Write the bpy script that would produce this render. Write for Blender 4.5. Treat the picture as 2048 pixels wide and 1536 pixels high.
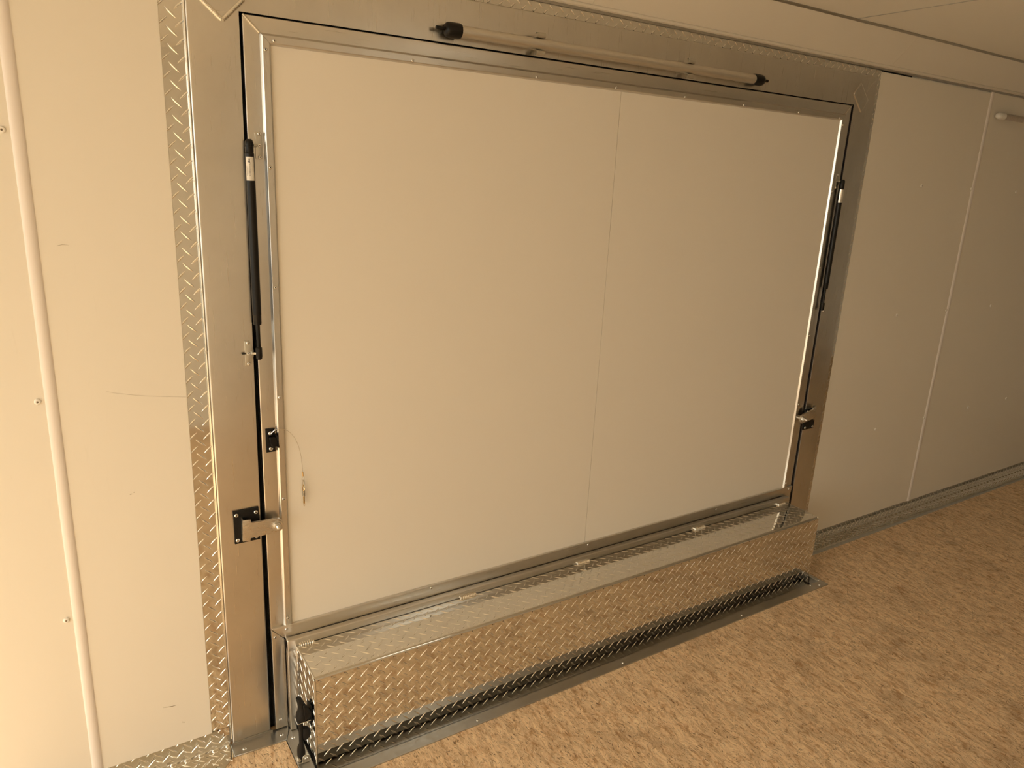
import bpy, bmesh, math, random
from mathutils import Vector, Matrix

random.seed(7)
for o in list(bpy.data.objects):
    bpy.data.objects.remove(o)
scene = bpy.context.scene
COL = scene.collection

# ------------------------------------------------------------------ camera
cam_data = bpy.data.cameras.new('camera')
cam_data.sensor_fit = 'HORIZONTAL'
cam_data.sensor_width = 36.0
cam_data.lens = 36.0 * 1483.606 / 2048.0
cam_data.clip_start = 0.02
cam = bpy.data.objects.new('camera', cam_data)
COL.objects.link(cam)
CAM_R = ((0.84405, -0.53416, 0.04710), (-0.10650, -0.25290, -0.96160), (0.52560, 0.80660, -0.27040))
_r = Vector(CAM_R[0]).normalized()
_f = Vector(CAM_R[2]).normalized()
_u = _r.cross(_f).normalized()
_r = _f.cross(_u).normalized()
cam.matrix_world = Matrix(((_r.x, _u.x, -_f.x, -0.3629), (_r.y, _u.y, -_f.y, -1.5537),
                           (_r.z, _u.z, -_f.z, 1.3280), (0, 0, 0, 1)))
scene.camera = cam

# ------------------------------------------------------------------ light
world = bpy.data.worlds.new('daylight')
scene.world = world
world.use_nodes = True
bg = world.node_tree.nodes['Background']
bg.inputs['Color'].default_value = (1.0, 0.93, 0.775, 1)
bg.inputs['Strength'].default_value = 3.55
sun_data = bpy.data.lights.new('sun', 'SUN')
sun_data.energy = 8.6
sun_data.angle = math.radians(0.6)
sun_data.color = (1.0, 0.90, 0.70)
sun = bpy.data.objects.new('sun', sun_data)
COL.objects.link(sun)
sun.rotation_euler = Vector((0.65, 0.20, -0.73)).to_track_quat('-Z', 'Y').to_euler()

vs = scene.view_settings
vs.view_transform = 'Standard'
vs.look = 'None'
vs.gamma = 1.0
vs.use_curve_mapping = False
vs.exposure = 0.0

REAR_X, FRONT_X, OPP_Y, CEIL_Z = -2.2, 5.2, -2.35, 1.811
VX0, VX1, VY0, VY1 = 0.95, 1.38, -2.12, -1.69   # added roof opening, out of view, to let daylight reach the right side

# ------------------------------------------------------------------ materials
def new_mat(name):
    m = bpy.data.materials.new(name)
    m.use_nodes = True
    nt = m.node_tree
    return m, nt, nt.nodes['Principled BSDF']

def setp(b, **kw):
    names = {'color': 'Base Color', 'rough': 'Roughness', 'metal': 'Metallic', 'spec': 'Specular IOR Level',
             'coat': 'Coat Weight', 'coat_rough': 'Coat Roughness', 'aniso': 'Anisotropic'}
    for k, v in kw.items():
        b.inputs[names[k]].default_value = v

def ramp(nt, fac, stops):
    n = nt.nodes.new('ShaderNodeValToRGB')
    e = n.color_ramp.elements
    e[0].position, e[0].color = stops[0][0], stops[0][1]
    e[1].position, e[1].color = stops[-1][0], stops[-1][1]
    for p, c in stops[1:-1]:
        x = e.new(p)
        x.color = c
    nt.links.new(fac, n.inputs['Fac'])
    return n

def g(v):
    return (v, v, v, 1)

def coords(nt, scale=(1, 1, 1), rot=(0, 0, 0), loc=(0, 0, 0)):
    tc = nt.nodes.new('ShaderNodeNewGeometry')
    mp = nt.nodes.new('ShaderNodeMapping')
    mp.inputs['Scale'].default_value = scale
    mp.inputs['Rotation'].default_value = rot
    mp.inputs['Location'].default_value = loc
    nt.links.new(tc.outputs['Position'], mp.inputs['Vector'])
    return mp.outputs['Vector']

def noise(nt, vec, scale, detail=4, rough=0.55, dist=0.0):
    n = nt.nodes.new('ShaderNodeTexNoise')
    n.inputs['Scale'].default_value = scale
    n.inputs['Detail'].default_value = detail
    n.inputs['Roughness'].default_value = rough
    n.inputs['Distortion'].default_value = dist
    nt.links.new(vec, n.inputs['Vector'])
    return n.outputs['Fac']

def mix(nt, a, b, fac, mode='MIX'):
    n = nt.nodes.new('ShaderNodeMix')
    n.data_type = 'RGBA'
    n.blend_type = mode
    for sock, val in ((n.inputs['Factor'], fac), (n.inputs[6], a), (n.inputs[7], b)):
        if hasattr(val, 'links') or isinstance(val, bpy.types.NodeSocket):
            nt.links.new(val, sock)
        else:
            sock.default_value = val
    return n.outputs[2]

def bump(nt, b, height, strength, dist=0.001):
    n = nt.nodes.new('ShaderNodeBump')
    n.inputs['Strength'].default_value = strength
    n.inputs['Distance'].default_value = dist
    nt.links.new(height, n.inputs['Height'])
    nt.links.new(n.outputs['Normal'], b.inputs['Normal'])

def panel_mat(name, col, dirt=0.10, rough=0.38):
    m, nt, b = new_mat(name)
    v = coords(nt)
    n1 = noise(nt, v, 2.2, 5, 0.6, 0.4)
    d1 = ramp(nt, n1, [(0.55, g(0)), (0.78, g(1))])
    vs_ = coords(nt, (26, 26, 3.2))
    n2 = noise(nt, vs_, 3.0, 6, 0.65)
    d2 = ramp(nt, n2, [(0.60, g(0)), (0.80, g(1))])
    mm = nt.nodes.new('ShaderNodeMath')
    mm.operation = 'MULTIPLY'
    nt.links.new(d1.outputs['Color'], mm.inputs[0])
    nt.links.new(d2.outputs['Color'], mm.inputs[1])
    m2 = nt.nodes.new('ShaderNodeMath')
    m2.operation = 'MULTIPLY'
    m2.inputs[1].default_value = dirt
    nt.links.new(mm.outputs[0], m2.inputs[0])
    c = mix(nt, (*col, 1), (col[0] * 0.45, col[1] * 0.42, col[2] * 0.38, 1), m2.outputs[0])
    nt.links.new(c, b.inputs['Base Color'])
    setp(b, rough=rough, spec=0.35)
    fine = noise(nt, v, 900, 2)
    bump(nt, b, fine, 0.04, 0.0004)
    return m

def metal_mat(name, col, rough, var=0.08, stretch=None, streak=0.0, bumpk=0.0, blotch=0.0):
    m, nt, b = new_mat(name)
    setp(b, metal=1.0, rough=rough)
    v = coords(nt, stretch or (1, 1, 1))
    n = noise(nt, v, 30 if stretch else 6, 5, 0.6)
    r = ramp(nt, n, [(0.25, g(max(0.02, rough - var))), (0.75, g(rough + var))])
    nt.links.new(r.outputs['Color'], b.inputs['Roughness'])
    n2 = noise(nt, coords(nt), 7, 4, 0.6)
    lo = tuple(c * (1 - streak - blotch) for c in col)
    c1 = ramp(nt, n2, [(0.3, (*lo, 1)), (0.65, (*col, 1))])
    nt.links.new(c1.outputs['Color'], b.inputs['Base Color'])
    if bumpk:
        bump(nt, b, n, bumpk, 0.0005)
    return m

WALL = (0.86, 0.81, 0.715)
M = {}
M['wall'] = panel_mat('white_wall_panel', WALL, 0.45)
M['door_panel'] = panel_mat('white_door_skin', (0.86, 0.81, 0.72), 0.06, 0.42)
M['cove'] = panel_mat('white_cove_sheet', (0.83, 0.78, 0.69), 0.10, 0.32)
M['ceiling'] = panel_mat('white_ceiling_sheet', (0.90, 0.86, 0.78), 0.05, 0.24)
M['seam'] = panel_mat('white_seam_strip', (0.86, 0.80, 0.755), 0.05, 0.30)
M['rivet'] = panel_mat('white_rivet', (0.88, 0.85, 0.78), 0.0, 0.3)
M['polished'] = metal_mat('polished_tread_plate', (0.76, 0.75, 0.71), 0.055, 0.025, None, 0.05)
M['tread'] = metal_mat('tread_ridge', (0.88, 0.87, 0.83), 0.16, 0.04)
M['mill_v'] = metal_mat('mill_finish_upright', (0.70, 0.68, 0.64), 0.28, 0.010, (16, 16, 0.25), 0.09)
M['mill_h'] = metal_mat('mill_finish_rail', (0.70, 0.68, 0.64), 0.28, 0.010, (0.25, 16, 16), 0.09)
M['angle'] = metal_mat('dull_floor_angle', (0.52, 0.51, 0.48), 0.36, 0.08, (3, 3, 3), 0.14)
M['zinc'] = metal_mat('zinc_screw', (0.72, 0.72, 0.70), 0.25, 0.05)
M['bracket'] = metal_mat('galvanised_bracket', (0.62, 0.61, 0.56), 0.36, 0.1)
M['steel'] = metal_mat('brushed_steel', (0.66, 0.63, 0.58), 0.30, 0.08, (4, 30, 30))
M['weld'] = metal_mat('weld_bead', (0.80, 0.77, 0.70), 0.24, 0.08, None, 0.2)
M['dark_metal'] = metal_mat('screw_socket_metal', (0.10, 0.09, 0.08), 0.6, 0.1)

def plastic(name, col, rough, spec=0.5):
    m, nt, b = new_mat(name)
    setp(b, rough=rough, spec=spec)
    n = noise(nt, coords(nt), 120, 3)
    c = ramp(nt, n, [(0.3, (*[x * 0.8 for x in col], 1)), (0.7, (*col, 1))])
    nt.links.new(c.outputs['Color'], b.inputs['Base Color'])
    bump(nt, b, n, 0.05, 0.0003)
    return m
M['black'] = plastic('black_plastic', (0.010, 0.009, 0.008), 0.30, 0.25)
M['black_paint'] = plastic('black_powder_coat', (0.008, 0.008, 0.008), 0.40, 0.25)
M['rubber'] = plastic('black_rubber', (0.015, 0.013, 0.011), 0.62, 0.22)
M['gasket'] = plastic('black_gasket', (0.008, 0.008, 0.007), 0.8, 0.2)
M['label'] = plastic('white_sticker', (0.84, 0.80, 0.72), 0.35)
M['ink'] = plastic('black_ink', (0.03, 0.028, 0.025), 0.5)
M['ink_soft'] = plastic('grey_ink', (0.26, 0.23, 0.19), 0.5)
M['silver_label'] = metal_mat('silver_sticker', (0.88, 0.86, 0.80), 0.35, 0.05)
M['caulk'] = plastic('grey_caulk', (0.42, 0.41, 0.37), 0.5)
M['scuff'] = plastic('scuff_dirt', (0.40, 0.32, 0.22), 0.7)
M['brass'] = metal_mat('brass_pin', (0.62, 0.47, 0.25), 0.25, 0.05)
M['paint_tube'] = plastic('cream_painted_tube', (0.52, 0.45, 0.38), 0.30)

def tube_metal():
    m, nt, b = new_mat('satin_tube')
    setp(b, metal=1.0, rough=0.36)
    n = noise(nt, coords(nt, (2, 20, 20)), 18, 4)
    c = ramp(nt, n, [(0.3, (0.68, 0.65, 0.60, 1)), (0.7, (0.76, 0.74, 0.69, 1))])
    nt.links.new(c.outputs['Color'], b.inputs['Base Color'])
    return m
M['tube'] = tube_metal()

def osb_mat():
    """pressed strand board: thin fibres lying mostly across the floor"""
    m, nt, b = new_mat('strand_board')
    p0 = coords(nt)
    warp = nt.nodes.new('ShaderNodeTexNoise')
    warp.inputs['Scale'].default_value = 16
    warp.inputs['Detail'].default_value = 4
    nt.links.new(p0, warp.inputs['Vector'])
    ws = nt.nodes.new('ShaderNodeVectorMath')
    ws.operation = 'SCALE'
    ws.inputs['Scale'].default_value = 0.036
    nt.links.new(warp.outputs['Color'], ws.inputs[0])
    wa = nt.nodes.new('ShaderNodeVectorMath')
    wa.operation = 'ADD'
    nt.links.new(p0, wa.inputs[0])
    nt.links.new(ws.outputs[0], wa.inputs[1])
    def fib(rot, sx, sy, detail=4, rough=0.6, off=0.0):
        r = nt.nodes.new('ShaderNodeMapping')
        r.inputs['Rotation'].default_value = (0, 0, rot)
        r.inputs['Location'].default_value = (off, off * 1.7, 0)
        nt.links.new(wa.outputs[0], r.inputs['Vector'])
        k = nt.nodes.new('ShaderNodeVectorMath')
        k.operation = 'MULTIPLY'
        k.inputs[1].default_value = (sx, sy, 1)
        nt.links.new(r.outputs[0], k.inputs[0])
        return k.outputs[0], noise(nt, k.outputs[0], 1.0, detail, rough)
    stops = [(0.22, (0.40, 0.255, 0.140, 1)), (0.38, (0.68, 0.485, 0.295, 1)), (0.52, (0.86, 0.660, 0.435, 1)),
             (0.66, (0.93, 0.770, 0.550, 1)), (0.80, (0.97, 0.87, 0.70, 1))]
    _, f1 = fib(0.05, 230, 26, 6, 0.74)
    _, f2 = fib(0.62, 210, 40, 6, 0.74, 3.0)
    _, f3 = fib(-0.55, 210, 38, 6, 0.74, 8.0)
    acc = ramp(nt, f1, stops).outputs['Color']
    for f, sc, off in ((f2, 34, 1.0), (f3, 29, 5.0)):
        mk = noise(nt, coords(nt, (1.0, 0.6, 1), (0, 0, 0), (off, off, 0)), sc, 2, 0.5)
        sel = ramp(nt, mk, [(0.52, g(0)), (0.58, g(1))]).outputs['Color']
        acc = mix(nt, acc, ramp(nt, f, stops).outputs['Color'], sel)
    # separate strands, each with its own tint
    kv, _ = fib(0.10, 150, 22, 1, 0.5, 12.0)
    vo = nt.nodes.new('ShaderNodeTexVoronoi')
    vo.voronoi_dimensions = '2D'
    vo.inputs['Scale'].default_value = 1.0
    nt.links.new(kv, vo.inputs['Vector'])
    sp_ = nt.nodes.new('ShaderNodeSeparateColor')
    nt.links.new(vo.outputs['Color'], sp_.inputs[0])
    tint = ramp(nt, sp_.outputs[0], [(0.0, (0.80, 0.76, 0.72, 1)), (0.5, (1.0, 0.99, 0.98, 1)), (1.0, (1.12, 1.13, 1.14, 1))]).outputs['Color']
    acc = mix(nt, acc, tint, 0.85, 'MULTIPLY')
    # reddish and greyish mottling a couple of centimetres wide
    mn = noise(nt, coords(nt, (1.6, 0.8, 1), (0, 0, 0.1), (4, 2, 0)), 38, 4, 0.6, 0.8)
    mo = ramp(nt, mn, [(0.33, (0.72, 0.59, 0.48, 1)), (0.49, (0.99, 0.98, 0.97, 1)), (0.68, (1.05, 1.06, 1.06, 1))]).outputs['Color']
    acc = mix(nt, acc, mo, 0.95, 'MULTIPLY')
    # dark and pale splinters
    for rot, sx, sy, lo, hi, col, off in ((-0.15, 400, 55, 0.62, 0.66, (0.13, 0.070, 0.034, 1), 2.0), (0.75, 380, 80, 0.66, 0.69, (0.15, 0.078, 0.036, 1), 6.0),
                                          (0.20, 300, 44, 0.62, 0.68, (0.88, 0.73, 0.53, 1), 9.0), (0.95, 260, 56, 0.64, 0.69, (0.86, 0.70, 0.50, 1), 21.0),
                                          (-0.95, 360, 90, 0.67, 0.70, (0.16, 0.08, 0.038, 1), 15.0), (0.10, 170, 60, 0.70, 0.73, (0.22, 0.12, 0.060, 1), 31.0)):
        _, f = fib(rot, sx, sy, 2, 0.5, off)
        acc = mix(nt, acc, col, ramp(nt, f, [(lo, g(0)), (hi, g(0.85))]).outputs['Color'])
    # broad stains
    bn = noise(nt, p0, 6.0, 5, 0.62, 0.5)
    br = ramp(nt, bn, [(0.30, (0.72, 0.70, 0.69, 1)), (0.46, (0.98, 0.98, 0.98, 1)), (0.70, (1.06, 1.05, 1.04, 1))]).outputs['Color']
    acc = mix(nt, acc, br, 0.9, 'MULTIPLY')
    nt.links.new(acc, b.inputs['Base Color'])
    setp(b, rough=0.6, spec=0.3)
    bump(nt, b, f1, 0.15, 0.0006)
    return m
M['osb'] = osb_mat()

def ground_mat():
    m, nt, b = new_mat('yard_asphalt')
    n = noise(nt, coords(nt), 8, 6)
    c = ramp(nt, n, [(0.3, (0.050, 0.048, 0.044, 1)), (0.7, (0.085, 0.080, 0.072, 1))])
    nt.links.new(c.outputs['Color'], b.inputs['Base Color'])
    setp(b, rough=0.9)
    return m
M['ground'] = ground_mat()

# ------------------------------------------------------------------ mesh helpers
def empty(name, loc):
    o = bpy.data.objects.new(name, None)
    o.empty_display_size = 0.03
    COL.objects.link(o)
    o.location = loc
    return o

def tag(o, label=None, cat=None, group=None, kind=None):
    if label: o['label'] = label
    if cat: o['category'] = cat
    if group: o['group'] = group
    if kind: o['kind'] = kind
    return o

def world_loc(o):
    p = Vector(o.location)
    while o.parent:
        o = o.parent
        p += Vector(o.location)
    return p

def obj(name, bm, mat, parent=None, smooth=True, angle=35):
    """world-space bmesh -> object, parented without changing place"""
    me = bpy.data.meshes.new(name)
    bmesh.ops.recalc_face_normals(bm, faces=bm.faces[:])
    if parent is not None:
        p = world_loc(parent)
        bmesh.ops.translate(bm, verts=bm.verts[:], vec=-p)
    if smooth:
        for f in bm.faces: f.smooth = True
        for e in bm.edges:
            if len(e.link_faces) == 2 and e.calc_face_angle(0) > math.radians(angle):
                e.smooth = False
    bm.to_mesh(me)
    bm.free()
    me.materials.append(M[mat] if isinstance(mat, str) else mat)
    o = bpy.data.objects.new(name, me)
    COL.objects.link(o)
    if parent is not None: o.parent = parent
    return o

def quad_grid(bm, rows, close_u=False, caps=False):
    """rows: list of rings (lists of points); close_u closes each ring"""
    vr = [[bm.verts.new(p) for p in r] for r in rows]
    n = len(vr[0])
    for a, b in zip(vr, vr[1:]):
        for i in range(n if close_u else n - 1):
            j = (i + 1) % n
            bm.faces.new((a[i], a[j], b[j], b[i]))
    if caps:
        bm.faces.new(vr[0][::-1])
        bm.faces.new(vr[-1])
    return vr

def box(bm, x0, x1, y0, y1, z0, z1, bev=0.0, seg=2):
    t = bmesh.new()
    vs_ = [t.verts.new((x, y, z)) for x in (x0, x1) for y in (y0, y1) for z in (z0, z1)]
    for f in ((0, 1, 3, 2), (4, 6, 7, 5), (0, 4, 5, 1), (2, 3, 7, 6), (0, 2, 6, 4), (1, 5, 7, 3)):
        t.faces.new([vs_[i] for i in f])
    if bev:
        bmesh.ops.bevel(t, geom=t.edges[:], offset=bev, segments=seg, profile=0.6, affect='EDGES')
    merge(bm, t)
    return bm

def merge(bm, t):
    mp = {v: bm.verts.new(v.co) for v in t.verts}
    for f in t.faces:
        try: bm.faces.new([mp[v] for v in f.verts])
        except ValueError: pass
    t.free()

def B(*a, **k):
    return box(bmesh.new(), *a, **k)

def prism(bm, pts, a, b, axis='Y', bev=0.0, seg=2, bev_edges='all'):
    """pts in the two other axes, extruded along axis from a to b"""
    t = bmesh.new()
    def P(p, w):
        return {'X': (w, p[0], p[1]), 'Y': (p[0], w, p[1]), 'Z': (p[0], p[1], w)}[axis]
    va = [t.verts.new(P(p, a)) for p in pts]
    vb = [t.verts.new(P(p, b)) for p in pts]
    fa = t.faces.new(va)
    fb = t.faces.new(vb[::-1])
    n = len(pts)
    for i in range(n):
        j = (i + 1) % n
        t.faces.new((va[i], vb[i], vb[j], va[j]))
    if bev:
        ed = t.edges[:] if bev_edges == 'all' else [e for e in fa.edges]
        bmesh.ops.bevel(t, geom=ed, offset=bev, segments=seg, profile=0.6, affect='EDGES')
    merge(bm, t)
    return bm

def PR(*a, **k):
    return prism(bmesh.new(), *a, **k)

def sweep(bm, path, radius, n=10, caps=True, flat=1.0):
    """round tube along a polyline; radius may be a list"""
    path = [Vector(p) for p in path]
    rad = radius if isinstance(radius, (list, tuple)) else [radius] * len(path)
    rows = []
    up = None
    for i, p in enumerate(path):
        d = (path[min(i + 1, len(path) - 1)] - path[max(i - 1, 0)]).normalized()
        if up is None:
            up = Vector((0, 0, 1)) if abs(d.z) < 0.9 else Vector((0, 1, 0))
        s = d.cross(up).normalized()
        up = s.cross(d).normalized()
        rows.append([p + (s * math.cos(2 * math.pi * k / n) + up * math.sin(2 * math.pi * k / n) * flat) * rad[i]
                     for k in range(n)])
    quad_grid(bm, rows, True, caps)
    return bm

def SW(*a, **k):
    return sweep(bmesh.new(), *a, **k)

def lathe(bm, prof, center, axis='Z', n=20, caps=True):
    """prof: list of (radius, along-axis)"""
    rows = []
    c = Vector(center)
    for r, h in prof:
        ring = []
        for k in range(n):
            a = 2 * math.pi * k / n
            u, w = r * math.cos(a), r * math.sin(a)
            ring.append(c + {'Z': Vector((u, w, h)), 'X': Vector((h, u, w)), 'Y': Vector((u, h, w))}[axis])
        rows.append(ring)
    quad_grid(bm, rows, True, caps)
    return bm

def LA(*a, **k):
    return lathe(bmesh.new(), *a, **k)

def tread(bm, origin, U, V, N, ulen, vlen, pu=0.0, pv=0.0, pitch=0.0302, holes=()):
    """raised lens-shaped ridges of tread plate, clipped to the sheet; pu, pv shift the lattice"""
    origin, U, V, N = Vector(origin), Vector(U), Vector(V), Vector(N)
    half, w0, h0, ns = 0.0134, 0.0022, 0.0015, 8
    def one(cu, cv, sgn):
        c, s = math.cos(math.radians(43 * sgn)), math.sin(math.radians(43 * sgn))
        ts = [-1 + 2 * i / ns for i in range(ns + 1)]
        keep = [t for t in ts if 0.001 < cu + c * t * half < ulen - 0.001 and 0.001 < cv + s * t * half < vlen - 0.001]
        if len(keep) < 3: return
        rows = []
        for t in keep:
            e = max(0.0, 1 - t * t)
            w = w0 * (0.10 + 0.90 * e ** 0.9)
            h = h0 * (0.05 + 0.95 * e ** 0.6) * (1.0 - 0.10 * math.exp(-(t / 0.12) ** 2))
            pu_, pv_ = cu + c * t * half, cv + s * t * half
            row = []
            for q, hh in ((-1, 0.0), (-0.55, 0.72), (0, 1.0), (0.55, 0.72), (1, 0.0)):
                uu, vv = pu_ - s * q * w, pv_ + c * q * w
                row.append(origin + U * uu + V * vv + N * (h * hh - 0.0002))
            rows.append(row)
        quad_grid(bm, rows)
    i0, i1 = int(-pu / pitch) - 2, int((ulen - pu) / pitch) + 2
    j0, j1 = int(-pv / pitch) - 2, int((vlen - pv) / pitch) + 2
    for i in range(i0, i1 + 1):
        for j in range(j0, j1 + 1):
            one(pu + i * pitch, pv + j * pitch, 1)
            one(pu + (i + 0.5) * pitch, pv + (j + 0.5) * pitch, -1)
    return bm

def tread_obj(parent, *a, **k):
    o = obj('tread_ridges', tread(bmesh.new(), *a, **k), 'tread', parent, angle=80)
    o['kind'] = 'stuff'
    return o

# screws: a pan head with a socket, shared mesh, axis along -Y
def screw_mesh(r, name, mat, socket='dark_metal'):
    h = r * 0.62
    prof = [(r, 0.0), (r, h * 0.25), (r * 0.88, h * 0.68), (r * 0.60, h * 0.95), (r * 0.32, h), (r * 0.28, h * 0.55), (0.0002, h * 0.5)]
    bm = bmesh.new()
    lathe(bm, [(a, -b) for a, b in prof], (0, 0, 0), 'Y', 14, True)
    bmesh.ops.recalc_face_normals(bm, faces=bm.faces[:])
    for f in bm.faces:
        f.smooth = True
        c = f.calc_center_median()
        if math.hypot(c.x, c.z) < r * 0.31 and c.y < -h * 0.3: f.material_index = 1
    me = bpy.data.meshes.new(name)
    bm.to_mesh(me)
    bm.free()
    me.materials.append(M[mat])
    me.materials.append(M[socket])
    return me
SCREW = screw_mesh(0.0038, 'screw', 'zinc')
SCREW_BIG = screw_mesh(0.0047, 'screw_large', 'zinc')
RIVET = screw_mesh(0.0058, 'rivet', 'rivet', 'scuff')

def screw(parent, loc, me=None, name='screw', floor=False, side=None):
    o = bpy.data.objects.new(name, me or SCREW)
    COL.objects.link(o)
    o.parent = parent
    o.location = Vector(loc) - world_loc(parent)
    o.rotation_euler = (random.uniform(0, 0.01), random.uniform(0, 3), 0)
    if floor: o.rotation_euler = (-math.pi / 2, 0, random.uniform(0, 3))
    if side: o.rotation_euler = (0, 0, side)
    return o

def weld(bm, a, b, r=0.0032, pitch=0.0024, low=0.90):
    """rippled weld bead from a to b"""
    a, b = Vector(a), Vector(b)
    n = max(2, round((b - a).length / pitch)) * 4
    path, rad = [], []
    for i in range(n + 1):
        path.append(a.lerp(b, i / n))
        k = (1.0, 0.5 + low / 2, low, 0.4 + low * 0.6)[i % 4]
        rad.append(r * k * (0.45 if i in (0, n) else 1))
    return sweep(bm, path, rad, 10, True)

# ================================================================== SETTING
# floor: strand board with the recess for the wheel box left open
FX0, FX1, FY = 0.0235, 1.866, -0.2255
fl = bmesh.new()
box(fl, REAR_X, FX0, OPP_Y, 0.06, -0.06, 0.0)
box(fl, FX1, FRONT_X, OPP_Y, 0.06, -0.06, 0.0)
box(fl, FX0, FX1, OPP_Y, FY, -0.06, 0.0)
box(fl, FX0, FX1, FY, 0.06, -0.060, -0.036)
floor = tag(obj('floor', fl, 'osb', None, False), kind='structure')
pan = obj('recess_pan', B(FX0, FX1, FY, 0.03, -0.0330, -0.0285), 'angle', floor)
pan['label'] = 'sunken metal pan under the tread plate box'

# wall with the hatch: its sheets
wall = tag(empty('wall_hatch_side', (0, 0.03, 0)), kind='structure')
def sheet(x0, x1, z0, z1, y=0.0):
    return obj('wall_panel', B(x0, x1, y, y + 0.009, z0, z1, bev=0.0008, seg=1), 'wall', wall)
sheet(REAR_X, -0.3645, 0.0512, 1.716)
sheet(-0.3636, -0.1318, 0.0512, 1.716)
sheet(2.0155, 2.7305, 0.0495, 1.708)
sheet(2.7314, FRONT_X, 0.0495, 1.712)
obj('backing', B(REAR_X, -0.085, 0.0125, 0.03, 0.0, 1.74), 'wall', wall)
obj('backing', B(1.98, FRONT_X, 0.0125, 0.03, 0.0, 1.74), 'wall', wall)
obj('backing', B(-0.085, 1.98, 0.0125, 0.03, 1.66, 1.74), 'wall', wall)
obj('outer_skin', B(-0.1, 2.0, 0.060, 0.066, -0.03, 1.74), 'gasket', wall)
for x in (-1.08, -0.733, -0.3856, 2.372, 2.720, 3.075, 3.42, 3.77):
    for z in (1.3612, 0.888, 0.4305):
        screw(wall, (x, 0.0, z), RIVET, 'rivet')
def half_round(x0, x1, z0, z1, h=0.0032):
    pts = [(x0 + (x1 - x0) * i / 10, -h * math.sin(math.pi * i / 10) ** 0.7 - 0.0006) for i in range(11)]
    pts += [(x1, 0.002), (x0, 0.002)]
    return PR(pts, z0, z1, 'Z')
obj('seam_strip', half_round(-0.3742, -0.3540, 0.030, 1.716), 'seam', wall, angle=50)
obj('seam_strip', half_round(2.7215, 2.7430, 0.0495, 1.712), 'seam', wall, angle=50)
# scuffs on the sheet left of the hatch
def mark(pts, r):
    o = obj('scuff_mark', SW([(x, -0.0001, z) for x, z in pts], r, 6, True, 0.25), 'scuff', wall)
    return o
mark([(-0.2740, 0.8945), (-0.262, 0.8905), (-0.235, 0.8835), (-0.205, 0.8770), (-0.170, 0.8715), (-0.1335, 0.8665)], 0.00035)
mark([(-0.2515, 0.6760), (-0.2475, 0.6770)], 0.0010)
mark([(-0.2445, 0.6790), (-0.2420, 0.6800)], 0.0011)
mark([(-0.2280, 0.1600), (-0.2180, 0.1585), (-0.2090, 0.1570), (-0.2020, 0.1560)], [0.0003, 0.0010, 0.0015, 0.0004])
mark([(-0.1930, 0.1080), (-0.1870, 0.1050)], 0.0008)
mark([(-0.3270, 1.1700), (-0.3180, 1.1720), (-0.3080, 1.1710)], [0.0004, 0.0012, 0.0003])

# other walls of the trailer
tag(obj('wall_opposite', B(REAR_X, FRONT_X, OPP_Y - 0.05, OPP_Y, 0.0, CEIL_Z), 'wall', None, False), kind='structure')
tag(obj('wall_front', B(FRONT_X, FRONT_X + 0.05, OPP_Y, 0.03, 0.0, CEIL_Z), 'wall', None, False), kind='structure')

# ceiling sheets
ceil = tag(empty('ceiling', (1.7, -1.2, CEIL_Z)), kind='structure')
cx = [REAR_X, -0.72, 0.5, 1.7195, 2.94, 4.16, FRONT_X]
def with_hole(x0, x1, y0, y1, z0, z1):
    bm = bmesh.new()
    if x0 < VX0 and x1 > VX1:
        box(bm, x0, VX0, y0, y1, z0, z1)
        box(bm, VX1, x1, y0, y1, z0, z1)
        box(bm, VX0, VX1, y0, VY0, z0, z1)
        box(bm, VX0, VX1, VY1, y1, z0, z1)
    else:
        box(bm, x0, x1, y0, y1, z0, z1)
    return bm
for a, b in zip(cx, cx[1:]):
    obj('ceiling_panel', with_hole(a + 0.0008, b - 0.0008, OPP_Y, -0.0870, CEIL_Z, CEIL_Z + 0.01), 'ceiling', ceil)
obj('ceiling_deck', with_hole(REAR_X, FRONT_X, OPP_Y, 0.03, CEIL_Z + 0.011, CEIL_Z + 0.03), 'ceiling', ceil)
for k in range(2, 5):
    x = cx[k]
    obj('seam_groove', B(x - 0.0016, x + 0.0016, OPP_Y, -0.088, CEIL_Z - 0.0012, CEIL_Z + 0.004), 'caulk', ceil)

# slanted cove between wall and ceiling
cove = tag(empty('trim_1', (1.0, -0.04, 1.77)), kind='structure')
def cove_piece(x0, x1):
    return obj('cove_sheet', PR([(-0.0070, 1.7245), (-0.0860, 1.8085), (-0.0820, 1.8125), (0.003, 1.7275), (0.003, 1.7245)], x0, x1, 'X'),
               'cove', cove)
cove_piece(REAR_X, 0.818)
cove_piece(0.8186, 2.05)
cove_piece(2.0506, FRONT_X)
obj('cove_moulding', PR([(-0.0090, 1.7180), (-0.0125, 1.7195), (-0.0125, 1.7245), (-0.0085, 1.7285), (0.006, 1.7285), (0.006, 1.7180)],
                        REAR_X, FRONT_X, 'X'), 'cove', cove)
obj('moulding_channel', PR([(-0.0040, 1.7118), (-0.0040, 1.7180), (0.006, 1.7180), (0.006, 1.7118)], REAR_X, FRONT_X, 'X'), 'angle', cove)
obj('ceiling_moulding', PR([(-0.0835, 1.8065), (-0.0850, 1.8055), (-0.0925, 1.8090), (-0.0925, 1.8115), (-0.084, 1.8125)],
                           REAR_X, FRONT_X, 'X'), 'angle', cove)
obj('shadow_gap', B(2.0165, 2.1920, -0.0005, 0.006, 1.7080, 1.7112), 'gasket', cove)

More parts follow.
